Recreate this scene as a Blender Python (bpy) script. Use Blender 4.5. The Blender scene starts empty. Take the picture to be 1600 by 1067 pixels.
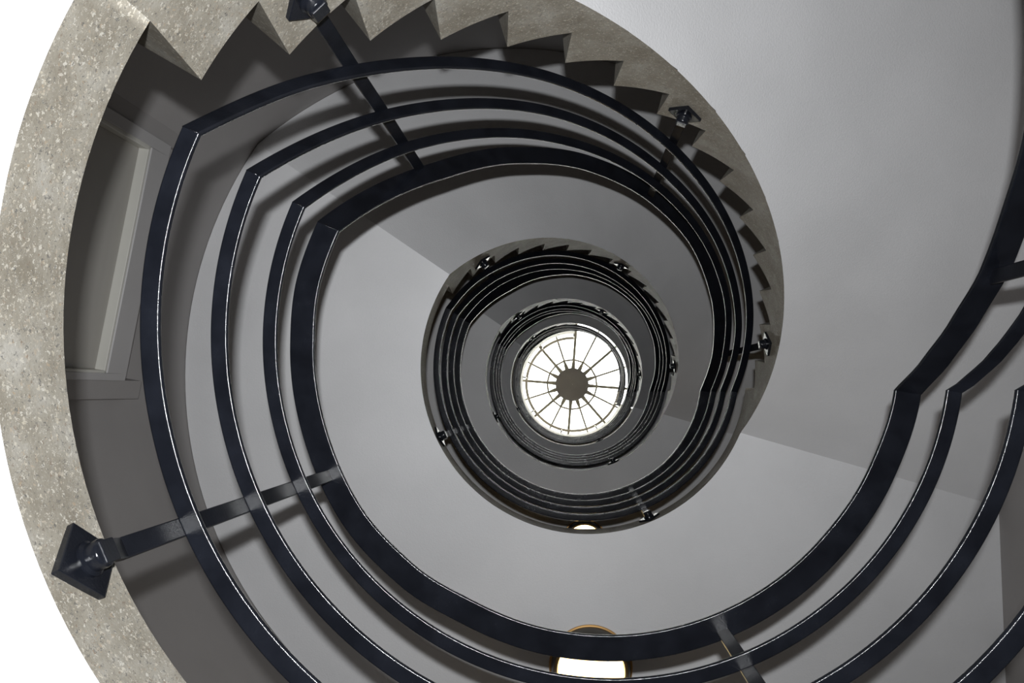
import bpy, math, random
from mathutils import Vector, Matrix
random.seed(7)
R_ = math.radians
sc = bpy.context.scene
col = sc.collection

# ------------------------------------------------------------------ dimensions (metres)
# x = picture right, y = picture down, z = up; the well axis is the origin.
# an angle p runs counter-clockwise as seen from below: point = (r cos p, -r sin p)
GZ = 1.476                     # camera height above the ground floor
RI = 0.773                     # radius of the open well (terrazzo edge)
RW = 1.92                      # radius of the stair wall
ZB = [-1.979, 0.954, 3.887, 6.984, 10.08, 12.22]   # undersides of the landings, above the camera
TH = 0.143                     # landing edge height
NS = 16                        # risers per storey
STEP = [149.3, 138.8, 127.9, 117.4, 106.3, 95.4, 85.0, 74.2, 63.6, 53.0, 42.7, 32.1, 22.0, 12.3, 1.2, -8.2]
P_S = 145.5                    # where the sloping soffit leaves a landing
K_UP, K_DN = 156.0, -9.0       # kinks of the rails
RAIL_Z = [1.2934, 1.5586, 1.8342, 2.1145]          # above the camera on the first landing
POSTS_L = [-154.3, -67.0]
POSTS_F = [133.0, 68.9, 6.3]


def ztop(k): return ZB[k] + TH


def soffit_end(r):
    return -15.96 - 5.67 / r


def zbot(k, p, r=RI):
    """underside height over storey k (landing k and the flight above it), p in (-23.., 337)"""
    e = soffit_end(r)
    if p >= P_S:
        return ZB[k]
    t = min(1.0, (P_S - p) / (P_S - e))
    return ZB[k] + t * (ZB[k + 1] - ZB[k])


def rout(p):
    """plan of the outer wall"""
    q = (p + 180) % 360 - 180
    if -100 < q < -16.5:
        return min(1.85 / max(1e-6, math.cos(R_(q))), 2.3 / max(1e-6, abs(math.sin(R_(q))))) if q > -89.9 else 2.3 / abs(math.sin(R_(q)))
    return RW


def P(r, p, z):
    return (r * math.cos(R_(p)), -r * math.sin(R_(p)), z + GZ)


# ------------------------------------------------------------------ helpers
class MB:
    def __init__(s):
        s.v = []; s.f = []; s.n = None

    def vert(s, c):
        s.v.append(tuple(c)); return len(s.v) - 1

    def face(s, *pts):
        s.f.append([s.vert(c) for c in pts])

    def grid(s, rows):
        idx = [[s.vert(c) for c in r] for r in rows]
        for a, b in zip(idx, idx[1:]):
            for i in range(len(a) - 1):
                s.f.append([a[i], a[i + 1], b[i + 1], b[i]])

    def box(s, c, ax, ay, az, hx, hy, hz):
        c, ax, ay, az = Vector(c), Vector(ax), Vector(ay), Vector(az)
        q = [c + ax * (i * hx) + ay * (j * hy) + az * (k * hz) for k in (-1, 1) for j in (-1, 1) for i in (-1, 1)]
        b = [s.vert(x) for x in q]
        for f in ([0, 2, 3, 1], [4, 5, 7, 6], [0, 1, 5, 4], [2, 6, 7, 3], [0, 4, 6, 2], [1, 3, 7, 5]):
            s.f.append([b[i] for i in f])

    def lathe(s, prof, c=(0, 0, 0), n=48, cap0=False, cap1=False):
        rows = []
        for (r, z) in prof:
            rows.append([s.vert((c[0] + r * math.cos(2 * math.pi * i / n), c[1] + r * math.sin(2 * math.pi * i / n), c[2] + z)) for i in range(n)])
        for a, b in zip(rows, rows[1:]):
            for i in range(n):
                j = (i + 1) % n
                s.f.append([a[i], a[j], b[j], b[i]])
        if cap0: s.f.append(rows[0][::-1])
        if cap1: s.f.append(rows[-1])

    def build(s, name, mat, parent=None, smooth=30, weld=True, bevel=0.0):
        me = bpy.data.meshes.new(name)
        me.from_pydata(s.v, [], s.f)
        import bmesh
        if weld:
            bm = bmesh.new(); bm.from_mesh(me)
            bmesh.ops.remove_doubles(bm, verts=bm.verts, dist=1e-5)
            bmesh.ops.recalc_face_normals(bm, faces=bm.faces)
            bm.to_mesh(me); bm.free()
        me.materials.append(mat)
        if smooth:
            me.shade_smooth(); me.set_sharp_from_angle(angle=R_(smooth))
        if s.n is not None:
            me.shade_smooth(); me.normals_split_custom_set_from_vertices(s.n)
        o = bpy.data.objects.new(name, me); col.objects.link(o)
        if parent is not None:
            o.parent = parent
            base = Vector((0, 0, 0)); q = parent
            while q is not None:
                base += q.location; q = q.parent
            o.location = -base
        if bevel:
            b = o.modifiers.new('bevel', 'BEVEL'); b.width = bevel; b.segments = 2; b.limit_method = 'ANGLE'; b.angle_limit = R_(40)
        return o


def thing(name, label, cat, loc, group=None):
    o = bpy.data.objects.new(name, None); col.objects.link(o)
    o.empty_display_size = 0.1
    o.location = loc; o['label'] = label; o['category'] = cat
    if group: o['group'] = group
    return o


def structure(o):
    o['kind'] = 'structure'; return o


# ------------------------------------------------------------------ materials
def new_mat(name):
    m = bpy.data.materials.new(name); m.use_nodes = True
    nt = m.node_tree; b = nt.nodes['Principled BSDF']
    return m, nt, b


def N(nt, t, **kw):
    n = nt.nodes.new(t)
    for k, v in kw.items():
        if k in n.inputs: n.inputs[k].default_value = v
        else: setattr(n, k, v)
    return n


def ramp(nt, stops):
    n = nt.nodes.new('ShaderNodeValToRGB'); e = n.color_ramp.elements
    while len(e) < len(stops): e.new(0.5)
    for x, (p, c) in zip(e, stops):
        x.position = p; x.color = (c[0], c[1], c[2], 1)
    return n


def paint(name, base, rough, bump=0.25, scale=260, mottling=0.04):
    m, nt, b = new_mat(name); L = nt.links
    tc = N(nt, 'ShaderNodeTexCoord')
    n1 = N(nt, 'ShaderNodeTexNoise', Scale=2.3, Detail=4.0)
    L.new(tc.outputs['Object'], n1.inputs['Vector'])
    lo = [max(0, c * (1 - mottling)) for c in base]; hi = [min(1, c * (1 + mottling)) for c in base]
    r = ramp(nt, [(0.35, lo), (0.65, hi)])
    L.new(n1.outputs['Fac'], r.inputs['Fac']); L.new(r.outputs['Color'], b.inputs['Base Color'])
    n2 = N(nt, 'ShaderNodeTexNoise', Scale=scale, Detail=3.0)
    L.new(tc.outputs['Object'], n2.inputs['Vector'])
    bp = N(nt, 'ShaderNodeBump', Strength=bump, Distance=0.002)
    L.new(n2.outputs['Fac'], bp.inputs['Height']); L.new(bp.outputs['Normal'], b.inputs['Normal'])
    b.inputs['Roughness'].default_value = rough
    return m


M_soffit = paint('white_ceiling_paint', (0.74, 0.74, 0.75), 0.6, 0.5, 150)
M_wall = paint('grey_wall_paint', (0.35, 0.335, 0.33), 0.6, 0.3, 200)
M_frame = paint('door_frame_paint', (0.46, 0.45, 0.45), 0.4, 0.1, 120)
M_lining = paint('door_lining_paint', (0.62, 0.61, 0.56), 0.4, 0.1, 120)
M_leaf = paint('door_leaf_paint', (0.40, 0.385, 0.355), 0.4, 0.1, 120)
M_taupe = paint('roof_curb_paint', (0.33, 0.30, 0.25), 0.6, 0.1, 120)
M_floor = paint('ground_floor_tiles', (0.34, 0.31, 0.28), 0.4, 0.1, 40, 0.2)
M_brass = new_mat('brass')[0]
M_brass.node_tree.nodes['Principled BSDF'].inputs['Base Color'].default_value = (0.55, 0.33, 0.13, 1)
M_brass.node_tree.nodes['Principled BSDF'].inputs['Metallic'].default_value = 0.9
M_brass.node_tree.nodes['Principled BSDF'].inputs['Roughness'].default_value = 0.35
M_bronze = new_mat('dark_bronze')[0]
M_bronze.node_tree.nodes['Principled BSDF'].inputs['Base Color'].default_value = (0.05, 0.042, 0.03, 1)
M_bronze.node_tree.nodes['Principled BSDF'].inputs['Roughness'].default_value = 0.35


def terrazzo():
    m, nt, b = new_mat('terrazzo'); L = nt.links
    tc = N(nt, 'ShaderNodeTexCoord')
    base = N(nt, 'ShaderNodeTexNoise', Scale=9.0, Detail=6.0, Roughness=0.65)
    L.new(tc.outputs['Object'], base.inputs['Vector'])
    r0 = ramp(nt, [(0.34, (0.185, 0.165, 0.13)), (0.52, (0.255, 0.235, 0.195)), (0.68, (0.34, 0.325, 0.29))])
    L.new(base.outputs['Fac'], r0.inputs['Fac'])
    cur = r0.outputs['Color']

    def chips(scale, thr, tone, seed, amount):
        nonlocal cur
        mp = N(nt, 'ShaderNodeMapping'); mp.inputs['Location'].default_value = (seed, seed * 1.7, seed * 0.3)
        wob = N(nt, 'ShaderNodeTexNoise', Scale=scale * 1.4, Detail=1.0)
        L.new(tc.outputs['Object'], mp.inputs['Vector']); L.new(mp.outputs['Vector'], wob.inputs['Vector'])
        mx = N(nt, 'ShaderNodeMix', data_type='VECTOR'); mx.inputs['Factor'].default_value = 0.012
        L.new(mp.outputs['Vector'], mx.inputs[4]); L.new(wob.outputs['Color'], mx.inputs[5])
        v = N(nt, 'ShaderNodeTexVoronoi', Scale=scale); v.feature = 'F1'
        v.inputs['Randomness'].default_value = 1.0
        L.new(mx.outputs[1], v.inputs['Vector'])
        sep = N(nt, 'ShaderNodeSeparateColor'); L.new(v.outputs['Color'], sep.inputs['Color'])
        # a chip only in some of the cells, of varying size
        size = N(nt, 'ShaderNodeMath', operation='MULTIPLY'); L.new(sep.outputs['Red'], size.inputs[0]); size.inputs[1].default_value = thr
        d = N(nt, 'ShaderNodeMath', operation='LESS_THAN'); L.new(v.outputs['Distance'], d.inputs[0]); L.new(size.outputs[0], d.inputs[1])
        k = N(nt, 'ShaderNodeMath', operation='GREATER_THAN'); L.new(sep.outputs['Green'], k.inputs[0]); k.inputs[1].default_value = 1 - amount
        a = N(nt, 'ShaderNodeMath', operation='MULTIPLY'); L.new(d.outputs[0], a.inputs[0]); L.new(k.outputs[0], a.inputs[1])
        tr = ramp(nt, tone); L.new(sep.outputs['Blue'], tr.inputs['Fac'])
        f = N(nt, 'ShaderNodeMath', operation='MULTIPLY'); L.new(a.outputs[0], f.inputs[0]); f.inputs[1].default_value = 0.74
        mc = N(nt, 'ShaderNodeMix', data_type='RGBA'); L.new(f.outputs[0], mc.inputs['Factor'])
        L.new(cur, mc.inputs[6]); L.new(tr.outputs['Color'], mc.inputs[7]); cur = mc.outputs[2]

    chips(165, 0.55, [(0.0, (0.44, 0.40, 0.32)), (0.5, (0.50, 0.48, 0.425)), (1.0, (0.29, 0.225, 0.155))], 3.1, 0.75)
    chips(190, 0.5, [(0.0, (0.08, 0.08, 0.078)), (0.6, (0.14, 0.133, 0.12)), (1.0, (0.19, 0.14, 0.10))], 7.7, 0.55)
    chips(330, 0.55, [(0.0, (0.48, 0.46, 0.41)), (1.0, (0.14, 0.133, 0.12))], 11.3, 0.55)
    L.new(cur, b.inputs['Base Color'])
    b.inputs['Roughness'].default_value = 0.55
    n2 = N(nt, 'ShaderNodeTexNoise', Scale=180.0, Detail=3.0); L.new(tc.outputs['Object'], n2.inputs['Vector'])
    bp = N(nt, 'ShaderNodeBump', Strength=0.25, Distance=0.002)
    L.new(n2.outputs['Fac'], bp.inputs['Height']); L.new(bp.outputs['Normal'], b.inputs['Normal'])
    return m


M_terr = terrazzo()


def black_paint(name='glossy_blue_black_paint', lo=0.10, hi=0.18, spec=0.4):
    m, nt, b = new_mat(name); L = nt.links
    tc = N(nt, 'ShaderNodeTexCoord')
    n1 = N(nt, 'ShaderNodeTexNoise', Scale=14.0, Detail=5.0); L.new(tc.outputs['Object'], n1.inputs['Vector'])
    r = ramp(nt, [(0.35, (0.0055, 0.0063, 0.0090)), (0.7, (0.010, 0.0114, 0.0160))])
    L.new(n1.outputs['Fac'], r.inputs['Fac']); L.new(r.outputs['Color'], b.inputs['Base Color'])
    n2 = N(nt, 'ShaderNodeTexNoise', Scale=170.0, Detail=4.0, Roughness=0.75); L.new(tc.outputs['Object'], n2.inputs['Vector'])
    bp = N(nt, 'ShaderNodeBump', Strength=0.22, Distance=0.002)
    b.inputs['Specular IOR Level'].default_value = spec
    L.new(n2.outputs['Fac'], bp.inputs['Height']); L.new(bp.outputs['Normal'], b.inputs['Normal'])
    rr = N(nt, 'ShaderNodeMapRange'); rr.inputs['To Min'].default_value = lo; rr.inputs['To Max'].default_value = hi
    L.new(n1.outputs['Fac'], rr.inputs['Value']); L.new(rr.outputs['Result'], b.inputs['Roughness'])
    return m


M_black = black_paint()
M_post = black_paint('brushed_blue_black_paint', 0.26, 0.38, 0.22)


def emit(name, colr, strength):
    m, nt, b = new_mat(name)
    b.inputs['Base Color'].default_value = (0.9, 0.85, 0.7, 1)
    b.inputs['Emission Color'].default_value = (*colr, 1)
    b.inputs['Emission Strength'].default_value = strength
    return m


M_opal = emit('lit_opal_glass', (1.0, 0.70, 0.31), 8.0)


def glass():
    m, nt, b = new_mat('frosted_skylight_glass'); L = nt.links
    out = nt.nodes['Material Output']
    t = N(nt, 'ShaderNodeBsdfTransparent'); t.inputs['Color'].default_value = (0.93, 0.95, 0.95, 1)
    d = N(nt, 'ShaderNodeBsdfTranslucent'); d.inputs['Color'].default_value = (0.9, 0.92, 0.92, 1)
    mx = N(nt, 'ShaderNodeMixShader'); mx.inputs['Fac'].default_value = 0.35
    L.new(t.outputs[0], mx.inputs[1]); L.new(d.outputs[0], mx.inputs[2]); L.new(mx.outputs[0], out.inputs['Surface'])
    return m


M_glass = glass()

# ------------------------------------------------------------------ stair flights and landings
def frange(a, b, step):
    n = max(1, int(math.ceil(abs(b - a) / step - 1e-9)))
    return [a + (b - a) * i / n for i in range(n + 1)]


WHERE = ['ground floor', 'first', 'second', 'third', 'fourth', 'fifth']


def make_flight(k, label, first=0, last=NS - 1, end=None, full_soffit=True):
    """flight k climbs from landing k to landing k + 1"""
    rise = (ZB[k + 1] - ZB[k]) / NS
    root = thing('stair_flight', label, 'stair flight', P(1.3, STEP[first], ztop(k) + rise * first), 'flights of the spiral stair')
    m = MB()
    rr = [RI, RI + 0.35, RI + 0.75, RW - 0.004]
    fin = STEP[-1] if end is None else end
    low = (lambda p: max(zbot(k, p), -GZ))
    lowr = (lambda p, r: max(zbot(k, p, r) + 0.01, -GZ))

    def edge(i, top):      # the riser leans: its top edge overhangs its foot
        off = 0.0095 if top else -0.0075
        return [P(r, STEP[i] + math.degrees(off / r), (ztop(k) + rise * (i + 1)) if top else (ztop(k) + rise * i)) for r in rr]

    def ang_of(i, top):
        return STEP[i] + math.degrees((0.0095 if top else -0.0075) / RI)
    for i in range(first, last):
        lastone = i + 1 >= last
        pa, pb = STEP[i], (fin if (end is not None and lastone) else STEP[i + 1])
        z = ztop(k) + rise * (i + 1)
        nsub = max(2, int((pa - pb) / 1.5))
        # tread: from this nosing to the foot of the next riser
        rows = []
        for q in range(nsub + 1):
            f = q / nsub
            rows.append([P(r, (pa + math.degrees(.0095 / r)) * (1 - f) + (pb - (math.degrees(.0075 / r) if not (end is not None and lastone) else 0)) * f, z) for r in rr])
        m.grid(rows)
        # face towards the well
        t0, t1 = ang_of(i, True), (pb if (end is not None and lastone) else ang_of(i + 1, False))
        f0 = ang_of(i, False)
        angs = [t0 + (t1 - t0) * q / nsub for q in range(nsub + 1)]
        bots = [f0 + (t1 - f0) * q / nsub for q in range(nsub + 1)]
        zl = z - rise
        m.grid([[P(RI, p, z) for p in angs], [P(RI, p, zl) for p in bots], [P(RI, p, low(p)) for p in bots]])
        m.grid([edge(i, True), edge(i, False)])                                          # riser
        if end is not None and lastone:
            m.grid([[P(r, pb, z) for r in rr], [P(r, pb, lowr(pb, r)) for r in rr]])
    if end is None:   # last riser up to the landing
        m.grid([edge(NS - 1, True), edge(NS - 1, False)])
    m.build('terrazzo_steps', M_terr, root, smooth=25)
    s = MB()
    rows = []
    for j in range(11):
        r = RI + (RW - 0.002 - RI) * j / 10.0
        e = soffit_end(r)
        row = []
        for i in range(81):
            p = P_S + (e - P_S) * i / 80
            row.append(P(r, p, max(ZB[k] + (ZB[k + 1] - ZB[k]) * i / 80, -GZ + 0.001)))
        rows.append(row)
    s.grid(rows)
    if end is not None:   # a thin sloping slab where the steps have ended
        top = [[(x, y, z + 0.05) for (x, y, z) in r] for r in rows]
        s.grid(top); s.grid([rows[0], top[0]])
        for q in (0, -1):
            s.grid([[r[q] for r in rows], [r[q] for r in top]])
    o = s.build('soffit', M_soffit, root, smooth=20)
    o['label'] = 'sloping white painted underside'
    return root


def landing(k, label):
    """landing with terrazzo floor and edge, white underside"""
    a, b = STEP[0] - math.degrees(.0075 / RI), STEP[-1] + 360 + math.degrees(.0095 / RI)
    root = thing('stair_landing', label, 'landing', P(1.3, 245, ztop(k)), 'landings of the spiral stair')
    m = MB()

    def low(p):
        return zbot(k, p) if p <= 330 else zbot(k - 1, p - 360)
    ang = frange(a, b, 1.5)
    m.grid([[P(RI, p, ztop(k)) for p in ang], [P(RI, p, low(p)) for p in ang]])
    for (p0, p1) in ((a, 259.999), (260.001, 343.5), (343.5, b)):
        an = frange(p0, p1, 2.0)
        m.grid([[P(RI + (rout(p) - 0.004 - RI) * t, p, ztop(k)) for p in an] for t in (0, 0.5, 1)])
    m.build('terrazzo_floor', M_terr, root, smooth=30)
    s = MB()
    for (p0, p1) in ((P_S, 259.999), (260.001, 336.0)):
        an = frange(p0, p1, 2.0)
        s.grid([[P(RI + (rout(p) - 0.002 - RI) * j / 8, p, ZB[k]) for p in an] for j in range(9)])
    # wedge between 336 deg and the crease, which is not quite radial
    rows = []
    for j in range(9):
        t = j / 8
        row = []
        for i in range(7):
            p = 336.0
            for _ in range(6):
                r = RI + (rout(p) - 0.002 - RI) * t
                p = 336.0 + (360 + soffit_end(r) - 336.0) * i / 6
            row.append(P(RI + (rout(p) - 0.002 - RI) * t, p, ZB[k]))
        rows.append(row)
    s.grid(rows)
    o = s.build('soffit', M_soffit, root, smooth=20)
    o['label'] = 'flat white painted underside'
    return root


make_flight(0, 'lowest terrazzo stair flight, rising from the ground floor at the right edge', first=2)
landing(1, 'nearest landing, its wide speckled terrazzo edge filling the left side of the photo')
make_flight(1, 'nearest saw-toothed terrazzo stair flight, sweeping over the top of the photo')
landing(2, 'second landing, white underside carrying the large lit round lamp')
make_flight(2, 'second stair flight up, small sawteeth at the top of the middle coil')
landing(3, 'third landing, underside of the middle coil with the small half-hidden lamp')
make_flight(3, 'third stair flight up, thin pale edge over the top of the small inner coil')
landing(4, 'topmost full landing, thin taupe ring edge just around the skylight')
make_flight(4, 'last short stair flight, cut off at twelve o\'clock beside the skylight', last=6, end=88.0)

# ------------------------------------------------------------------ railings
RT = [  # inner radius of each rail over the flight (angle, radius), bottom rail first, handrail last
    [(156, .738), (140, .752), (100, .764), (60, .758), (20, .753), (-9, .744)],
    [(156, .736), (130, .745), (100, .754), (70, .750), (40, .756), (15, .756), (-9, .737)],
    [(156, .738), (130, .749), (100, .755), (70, .765), (45, .772), (25, .770), (5, .750), (-9, .735)],
    [(156, .737), (130, .727), (110, .745), (90, .765), (70, .776), (50, .782), (30, .765), (10, .745), (-9, .720)],
]
RT0 = [[(156, .74), (60, .78), (25, .79), (2.5, .782), (-.5, .776), (-3.5, .768), (-7.3, .75), (-9, .736)]] * 3 + [
    [(156, .76), (60, .80), (25, .811), (16, .798), (10, .793), (3, .773), (-3.3, .755), (-9, .735)]]
RAIL_W = [0.033, 0.033, 0.033, 0.064]
RAIL_T = [0.0105, 0.0105, 0.0105, 0.013]


def rail_r(i, p, k=1):
    """p in (-9, 351): flight part (-9..156), landing part (156..351)"""
    t = RT[i] if k else RT0[i]
    if p >= 156:
        u = (p - 156) / 195.0
        a, b = t[0][1], (RT0 if k == 1 else RT)[i][-1][1]
        mid = 0.732
        if i == 3 and k == 1:      # the big handrail is not a perfect circle
            L1 = [(156, .737), (168, .740), (180, .735), (200, .732), (215, .734), (230, .727), (244, .717), (260, .720), (285, .722), (318, .722), (335, .727), (351, .735)]
            for (p0, r0), (p1, r1) in zip(L1, L1[1:]):
                if p <= p1:
                    f = (p - p0) / (p1 - p0); return r0 + (r1 - r0) * f * f * (3 - 2 * f)
            return b
        w = min(1.0, min(u, 1 - u) * 5)
        end = a if u < .5 else b
        return end + (mid - end) * w
    for (p0, r0), (p1, r1) in zip(t, t[1:]):
        if p0 >= p >= p1:
            f = (p0 - p) / (p0 - p1); f = f * f * (3 - 2 * f) * .5 + f * .5
            return r0 + (r1 - r0) * f
    return t[-1][1]


def rail_z(k, i, p):
    z0 = RAIL_Z[i] - ZB[1]
    if p >= K_UP: return ZB[k] + z0
    return ZB[k] + z0 + (ZB[k + 1] - ZB[k]) * (K_UP - max(p, K_DN)) / (K_UP - K_DN)


def section(w, t, c=0.0040, seg=4):
    """rounded flat bar: (outward offset from inner edge, height offset, normal)"""
    pts = []
    for (cx, cy, a0) in ((c, -t / 2 + c, 180), (w - c, -t / 2 + c, 270), (w - c, t / 2 - c, 0), (c, t / 2 - c, 90)):
        for j in range(seg + 1):
            a = R_(a0 + 90.0 * j / seg)
            pts.append((cx + c * math.cos(a), cy + c * math.sin(a), math.cos(a), math.sin(a)))
    return pts


def sweep(parts, i, k):
    """parts: list of angle lists; each a smooth run of the bar"""
    m = MB(); m.n = []
    sec = section(RAIL_W[i], RAIL_T[i])
    for ang, rf, zf in parts:
        prev = None
        for q, p in enumerate(ang):
            r, z = rf(p), zf(p)
            d = 0.01
            pa, pb = ang[0], ang[-1]
            p0 = min(max(p - d, min(pa, pb)), max(pa, pb)); p1 = min(max(p + d, min(pa, pb)), max(pa, pb))
            a, b = Vector(P(rf(p0), p0, zf(p0))), Vector(P(rf(p1), p1, zf(p1)))
            t = (a - b).normalized()
            er = Vector((math.cos(R_(p)), -math.sin(R_(p)), 0))
            h = Vector((t.x, t.y, 0)); cs = h.length
            n = Vector((0, 0, 1)) - t * t.z; n.normalize()
            ring = []
            for (o, hgt, nx, ny) in sec:
                c = Vector(P(r + o, p, z + hgt / max(cs, 0.3)))
                ring.append(m.vert(c)); m.n.append(er * nx + n * ny)
            if prev:
                L = len(ring)
                for s in range(L):
                    e = (s + 1) % L
                    m.f.append([prev[s], ring[s], ring[e], prev[e]])
            else:
                m.f.append(ring[:])
            prev = ring
        m.f.append(prev[::-1])
    return m


def make_post(k, p, root, top=3):
    q = p % 360
    q = q if q < 351 else q - 360
    pr = q
    onl = q >= 150
    zb = (ZB[k] + 0.078) if onl else zbot(k, q) + 0.20
    er = Vector((math.cos(R_(q)), -math.sin(R_(q)), 0)); et = Vector((math.sin(R_(q)), math.cos(R_(q)), 0)); ez = Vector((0, 0, 1))
    m = MB()
    pts = [(0.740, zb - 0.012), (0.742, zb + 0.022), (0.752, zb + 0.04)]
    for i in range(4):
        pts.append((rail_r(min(i, 2), q, k) + RAIL_W[0] + 0.0035, rail_z(k, i, q) - (0.004 if i == 3 else 0)))
    pts.insert(3, (pts[3][0], min(zb + 0.085, pts[3][1] - 0.02)))
    hw, ht = 0.0155, 0.006
    rows = []
    for j, (r, z) in enumerate(pts):
        c = Vector(P(r, q, z))
        rows.append([c - et * hw - er * ht, c + et * hw - er * ht, c + et * hw + er * ht, c - et * hw + er * ht])
    idx = [[m.vert(c) for c in r] for r in rows]
    for a, b in zip(idx, idx[1:]):
        for s in range(4):
            e = (s + 1) % 4
            m.f.append([a[s], a[e], b[e], b[s]])
    m.f.append(idx[0][::-1]); m.f.append(idx[-1])
    post = m.build('post', M_post, root, smooth=0, bevel=0.002)
    # square fixing plate set on its corner, and the round boss that holds the post off it
    pm = MB()
    hx, hz = 0.052, 0.064
    ring = [(0, -hz), (hx, 0), (0, hz), (-hx, 0)]
    A = [Vector(P(RI + 0.004, q, zb)) + et * x + ez * z for x, z in ring]
    B = [Vector(P(RI - 0.011, q, zb)) + et * x + ez * z for x, z in ring]
    ia = [pm.vert(c) for c in A]; ib = [pm.vert(c) for c in B]
    pm.f.append(ib); pm.f.append(ia[::-1])
    for s in range(4):
        e = (s + 1) % 4
        pm.f.append([ia[s], ia[e], ib[e], ib[s]])
    pm.build('fixing_plate', M_black, post, smooth=0, bevel=0.0015)
    bm_ = MB()
    prof = [(RI - 0.009, 0.024), (RI - 0.014, 0.024), (RI - 0.017, 0.0195), (RI - 0.030, 0.0195), (RI - 0.0335, 0.0185), (RI - 0.035, 0.0165)]
    rows = []
    for (r, rad) in prof:
        c = Vector(P(r, q, zb))
        rows.append([bm_.vert(c + et * rad * math.cos(2 * math.pi * i / 20) + ez * rad * math.sin(2 * math.pi * i / 20)) for i in range(20)])
    for a, b in zip(rows, rows[1:]):
        for i in range(20):
            j = (i + 1) % 20
            bm_.f.append([a[i], a[j], b[j], b[i]])
    bm_.f.append(rows[-1])
    bm_.build('boss', M_black, post, smooth=50)
    return post


def make_railing(k, label, start=351.0, stop=-9.0, posts=()):
    root = thing('stair_railing', label, 'railing', P(0.76, 205.7 if k else 128, ztop(k) if k else -GZ), 'railings of the spiral stair')
    for i in range(4):
        runs = []
        if start > K_UP:
            runs.append((frange(start, K_UP, 1.25), lambda p, i=i: rail_r(i, p, k), lambda p, i=i: rail_z(k, i, p + 1e-6)))
        runs.append((frange(min(start, K_UP), stop, 1.25), lambda p, i=i: rail_r(i, p, k), lambda p, i=i: rail_z(k, i, min(p, K_UP - 1e-6))))
        m = sweep(runs, i, k)
        m.build('handrail' if i == 3 else 'rail', M_black, root, smooth=0, weld=False)
    for p in posts:
        make_post(k, p, root)
    return root


ALLP = POSTS_L + POSTS_F
make_railing(0, 'black railing of the lowest flight, crossing the right edge of the photo', start=134.0, posts=[133.0, 68.9, 8.6])
make_railing(1, 'nearest and largest black four-bar railing, sweeping round the whole photo', posts=ALLP)
make_railing(2, 'second black four-bar railing, the middle coil inside the largest one', posts=ALLP)
make_railing(3, 'third black railing, small tight coil around the skylight ring', posts=ALLP)
make_railing(4, 'topmost thin grey-looking railing, directly around the bright skylight', stop=-26.0, posts=POSTS_L + [133.0])

# ------------------------------------------------------------------ top of the well: curb, guard rail, skylight
m = MB()
z0, z1 = ZB[5] - 0.02, ZB[5] + 0.62
an = frange(88, 337, 1.5)
for (p0, p1) in ((88, 259.999), (260.001, 337)):
    an = frange(p0, p1, 1.5)
    m.grid([[P(RI + (rout(p) - 0.004 - RI) * t, p, z0) for p in an] for t in (0, .5, 1)])
    m.grid([[P(RI + (rout(p) - 0.004 - RI) * t, p, z1) for p in an] for t in (0, .5, 1)])
    m.grid([[P(RI, p, z0) for p in an], [P(RI, p, z1) for p in an]])
for p in (88, 337):
    m.grid([[P(r, p, z0) for r in (RI, RW - .004)], [P(r, p, z1) for r in (RI, RW - .004)]])
o = m.build('gallery_slab', M_taupe, None, smooth=30)
o['label'] = 'taupe curved gallery slab edge below the skylight, ending at twelve o\'clock'; o['category'] = 'gallery slab'

root = thing('guard_rail', 'thin taupe ring rail crossing the skylight panes, ending at twelve o\'clock', 'guard rail', P(.74, 200, z1))
ZR = ZB[5] + 1.14
an = frange(88, 351, 1.5)
m = MB()
sec = [(.722, -.012), (.764, -.012), (.764, .012), (.722, .012)]
m.grid([[P(r, p, ZR + h) for p in an] for r, h in sec + sec[:1]])
for p in (88, 351):
    m.face(*[P(r, p, ZR + h) for r, h in sec])
m.build('ring_bar', M_taupe, root, smooth=30)
for p in (88.4, 130, 172, 214, 256, 298, 336):
    m = MB()
    m.box(P(.745, p, (ZR + z1) / 2 + .0), (math.cos(R_(p)), -math.sin(R_(p)), 0), (math.sin(R_(p)), math.cos(R_(p)), 0), (0, 0, 1), .009, .009, (ZR - z1) / 2)
    m.box(P(.775, p, z1 + .008), (math.cos(R_(p)), -math.sin(R_(p)), 0), (math.sin(R_(p)), math.cos(R_(p)), 0), (0, 0, 1), .04, .012, .008)
    m.build('upright', M_taupe, root, smooth=0)

SZ, SR, HZ, HR = 13.62, 1.34, 13.78, 0.272
root = thing('skylight', 'round glazed skylight with radiating bars and dark hub at the top of the well', 'skylight', (-.01, .0, SZ + GZ))
def cone_z(r): return SZ + (HZ - SZ) * (SR - r) / (SR - HR)
M_hub = paint('hub_paint', (0.13, 0.118, 0.108), 0.7, 0.1, 60, 0.12)
M_bar = paint('glazing_bar_paint', (0.22, 0.20, 0.15), 0.6, 0.1, 60, 0.05)
m = MB()
m.lathe([(0.001, HZ - 0.03), (0.10, HZ - 0.035), (HR - .015, HZ - 0.05), (HR, HZ - 0.045), (HR, HZ + .02), (0.001, HZ + 0.05)], (-.01, 0, GZ), 64)
m.build('hub', M_hub, root, smooth=30)
for i in range(16):
    p = 85.5 + 22.5 * i
    er = Vector((math.cos(R_(p)), -math.sin(R_(p)), 0)); et = Vector((math.sin(R_(p)), math.cos(R_(p)), 0))
    w = 0.021 if i % 2 == 0 else 0.0145
    m = MB()
    rows = []
    for r, ww in ((HR - .01, .034), (.33, .028), (.41, w), (SR, w)):
        c = Vector((-.01, 0, GZ)) + er * r
        rows.append([c + et * s * ww + Vector((0, 0, cone_z(r) + h)) for s, h in ((-1, -.012), (1, -.012), (1, .012), (-1, .012), (-1, -.012))])
    m.grid(rows)
    m.build('glazing_bar', M_bar, root, smooth=0)
m = MB()
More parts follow.
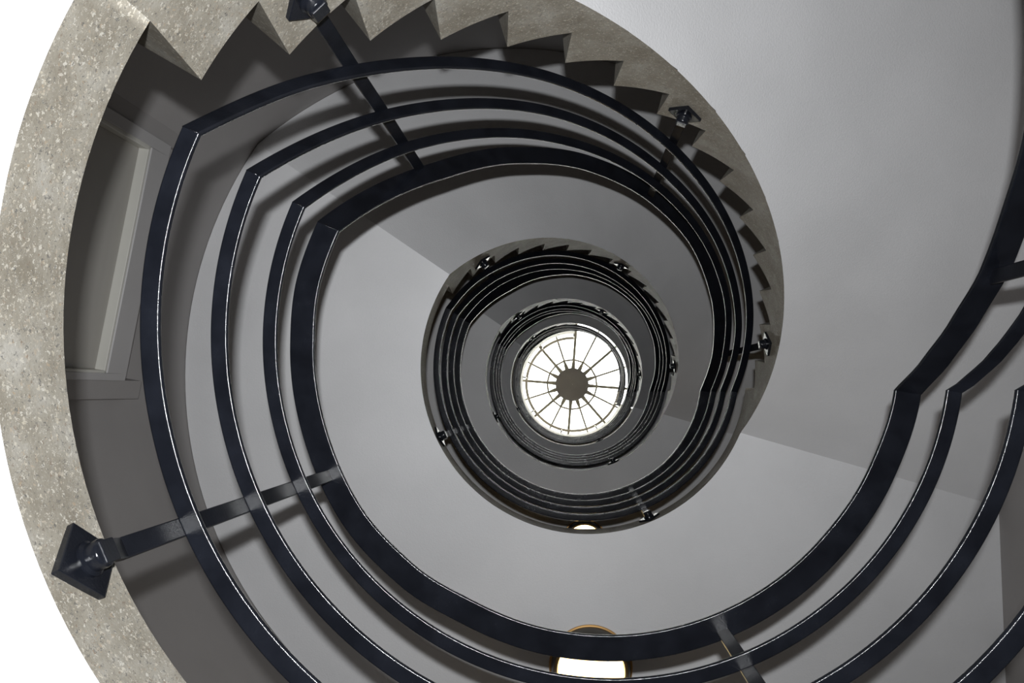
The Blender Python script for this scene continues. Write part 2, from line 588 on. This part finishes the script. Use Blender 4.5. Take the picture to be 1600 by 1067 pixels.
for i in range(16):
    a, b = R_(85.5 + 22.5 * i), R_(85.5 + 22.5 * (i + 1))
    ca, cb = Vector((-.01 + .41 * math.cos(a), -.41 * math.sin(a), GZ + cone_z(.41))), Vector((-.01 + .41 * math.cos(b), -.41 * math.sin(b), GZ + cone_z(.41)))
    x = (cb - ca).normalized(); z = Vector((0, 0, 1)); y = z.cross(x)
    m.box((ca + cb) / 2, x, y, z, (cb - ca).length / 2, .014, .008)
m.build('ring_purlin', M_bar, root, smooth=0)
m = MB()
m.lathe([(SR, SZ - .03), (SR + .06, SZ - .03), (SR + .06, SZ + .03), (SR, SZ + .03), (SR, SZ - .03)], (-.01, 0, GZ), 64)
m.build('outer_ring', M_bar, root, smooth=30)
m = MB()
m.lathe([(HR - .01, cone_z(HR) + .014), (SR, SZ + .014), (SR, SZ + .020), (HR - .01, cone_z(HR) + .020), (HR - .01, cone_z(HR) + .014)], (-.01, 0, GZ), 64)
m.build('glazing', M_glass, root, smooth=30)

# ------------------------------------------------------------------ walls, roof, ground
def wall_ring(z0, z1, off=0.0):
    m = MB()
    pts = []
    for p in frange(-16.5, 260, 2.0): pts.append((RW * math.cos(R_(p)), -RW * math.sin(R_(p))))
    q = pts[-1]
    pts += [(q[0], 2.3), (1.85, 2.3)]
    pts.append(pts[0])
    out = []
    for (x, y) in pts:
        l = math.hypot(x, y); out.append((x * (l + .2) / l, y * (l + .2) / l))
    m.grid([[(x, y, z0) for x, y in pts], [(x, y, z1) for x, y in pts]])
    m.grid([[(x, y, z0) for x, y in out], [(x, y, z1) for x, y in out]])
    for z in (z0, z1):
        m.grid([[(x, y, z) for x, y in pts], [(x, y, z) for x, y in out]])
    return m


structure(wall_ring(-0.1, SZ + GZ + .1).build('wall_round', M_wall, None, smooth=25))
m = MB()
n = 64
rows = []
for (r, z) in ((SR + .02, SZ - .031), (2.9, SZ - .031), (2.9, SZ + .10), (SR + .02, SZ + .10), (SR + .02, SZ - .031)):
    rows.append([(r * math.cos(2 * math.pi * i / n), r * math.sin(2 * math.pi * i / n), z + GZ) for i in range(n + 1)])
m.grid(rows)
structure(m.build('ceiling', M_soffit, None, smooth=30))
m = MB()
m.grid([[(-3, -3, 0), (3, -3, 0)], [(-3, 3, 0), (3, 3, 0)]])
m.grid([[(-3, -3, -.1), (3, -3, -.1)], [(-3, 3, -.1), (3, 3, -.1)]])
structure(m.build('floor', M_floor, None, smooth=0))

# ------------------------------------------------------------------ door on the first landing
D0 = 170.0
nrm = Vector((math.cos(R_(D0)), -math.sin(R_(D0)), 0)); tan = Vector((-nrm.y, nrm.x, 0)); up = Vector((0, 0, 1))
def dp(t, z, d): return nrm * d + tan * t + up * (z + GZ)
zf = ztop(1)
HEAD = 3.055
root = bpy.data.objects.new('door_1', None); col.objects.link(root); root.location = dp(0, zf, 1.80)
structure(root)
root['label'] = 'grey painted door in a moulded frame on the wall of the nearest landing'
root['category'] = 'door'
m = MB()
def bar(t0, t1, za, zb, d0, d1):
    c = dp((t0 + t1) / 2, (za + zb) / 2, (d0 + d1) / 2)
    m.box(c, tan, nrm, up, abs(t1 - t0) / 2, abs(d1 - d0) / 2, abs(zb - za) / 2)
for (t0, t1) in ((-.468, -.394), (.570, .640)): bar(t0, t1, zf, HEAD + .30, 1.812, 1.918)
m.build('surround', M_wall, root, smooth=0)
m = MB()
bar(-.394, -.366, zf, HEAD + .15, 1.800, 1.918); bar(.523, .570, zf, HEAD + .15, 1.800, 1.918); bar(-.366, .523, HEAD + .012, HEAD + .15, 1.800, 1.918)
m.build('frame', M_frame, root, smooth=0, bevel=.003)
m = MB()
bar(-.368, -.356, zf, HEAD + .013, 1.806, 1.918); bar(.510, .525, zf, HEAD + .013, 1.806, 1.918); bar(-.368, .525, HEAD, HEAD + .013, 1.806, 1.918)
m.build('lining', M_lining, root, smooth=0, bevel=.002)
m = MB()
bar(-.356, .510, zf + .006, HEAD, 1.845, 1.918)
leaf = m.build('leaf', M_leaf, root, smooth=0, bevel=.002)
m = MB()
bar(.42, .46, zf + 1.0, zf + 1.02, 1.81, 1.847); bar(.33, .46, zf + 1.0, zf + 1.02, 1.80, 1.812)
m.build('handle', M_brass, leaf, smooth=0, bevel=.002)

# ------------------------------------------------------------------ ceiling lamps
def make_lamp(k, label, x, y):
    z = ZB[k]
    root = thing('ceiling_lamp', label, 'lamp', (x, y, z + GZ), 'round lit lamps under the landings')
    m = MB(); m.lathe([(0.180, 0), (.188, 0), (.190, -.005), (.188, -.009), (.180, -.010), (.180, 0)], (x, y, z + GZ), 64)
    m.build('brass_rim', M_brass, root, smooth=30)
    m = MB(); m.lathe([(.02, -.001), (.181, -.001), (.181, -.012), (.170, -.070), (.165, -.076), (.152, -.076), (.148, -.05), (.02, -.05)], (x, y, z + GZ), 64)
    m.build('drum', M_bronze, root, smooth=30)
    m = MB(); m.lathe([(.147, -.052), (.147, -.078), (.140, -.088), (.115, -.097), (.07, -.103), (.001, -.105)], (x, y, z + GZ), 64)
    m.build('diffuser', M_opal, root, smooth=50)
    return root


make_lamp(2, 'large lit round lamp at the bottom of the photo, glowing between two railing bars', .02, 1.37)
make_lamp(3, 'small lit round lamp half hidden behind the middle coil edge', .055, 1.36)

# ------------------------------------------------------------------ camera and light
CT = Vector((-0.079, 0.1175, GZ))
tx, ty = -0.060323, 0.067004
cx, sx, cy, sy = math.cos(tx), math.sin(tx), math.cos(ty), math.sin(ty)
Rx = Matrix(((1, 0, 0), (0, cx, -sx), (0, sx, cx))); Ry = Matrix(((cy, 0, sy), (0, 1, 0), (-sy, 0, cy)))
RC = Rx @ Ry
right, down, fwd = Vector(RC[0]), Vector(RC[1]), Vector(RC[2])
cam = bpy.data.cameras.new('camera'); co = bpy.data.objects.new('camera', cam); col.objects.link(co)
mw = Matrix((right, -down, -fwd)).transposed().to_4x4(); mw.translation = CT
co.matrix_world = mw
cam.sensor_width = 36.0; cam.lens = 1297.0 / 1600 * 36; cam.clip_start = 0.02; cam.clip_end = 200
sc.camera = co

fl = bpy.data.lights.new('camera_flash', 'AREA'); fl.shape = 'RECTANGLE'; fl.size = 0.034; fl.size_y = 0.02; fl.spread = R_(112)
fl.energy = 31.5; fl.color = (0.97, 0.985, 1.0)
fo = bpy.data.objects.new('camera_flash', fl); col.objects.link(fo)
fm = mw.copy(); fm.translation = CT - down * 0.105 - fwd * 0.08
fo.matrix_world = fm

w = bpy.data.worlds.new('sky'); sc.world = w; w.use_nodes = True
bg = w.node_tree.nodes['Background']
bg.inputs['Color'].default_value = (1.0, 0.975, 0.92, 1); bg.inputs['Strength'].default_value = 9.0

sc.view_settings.view_transform = 'Standard'; sc.view_settings.look = 'None'
sc.view_settings.gamma = 1.0; sc.view_settings.use_curve_mapping = False
sc.view_settings.exposure = 0.0
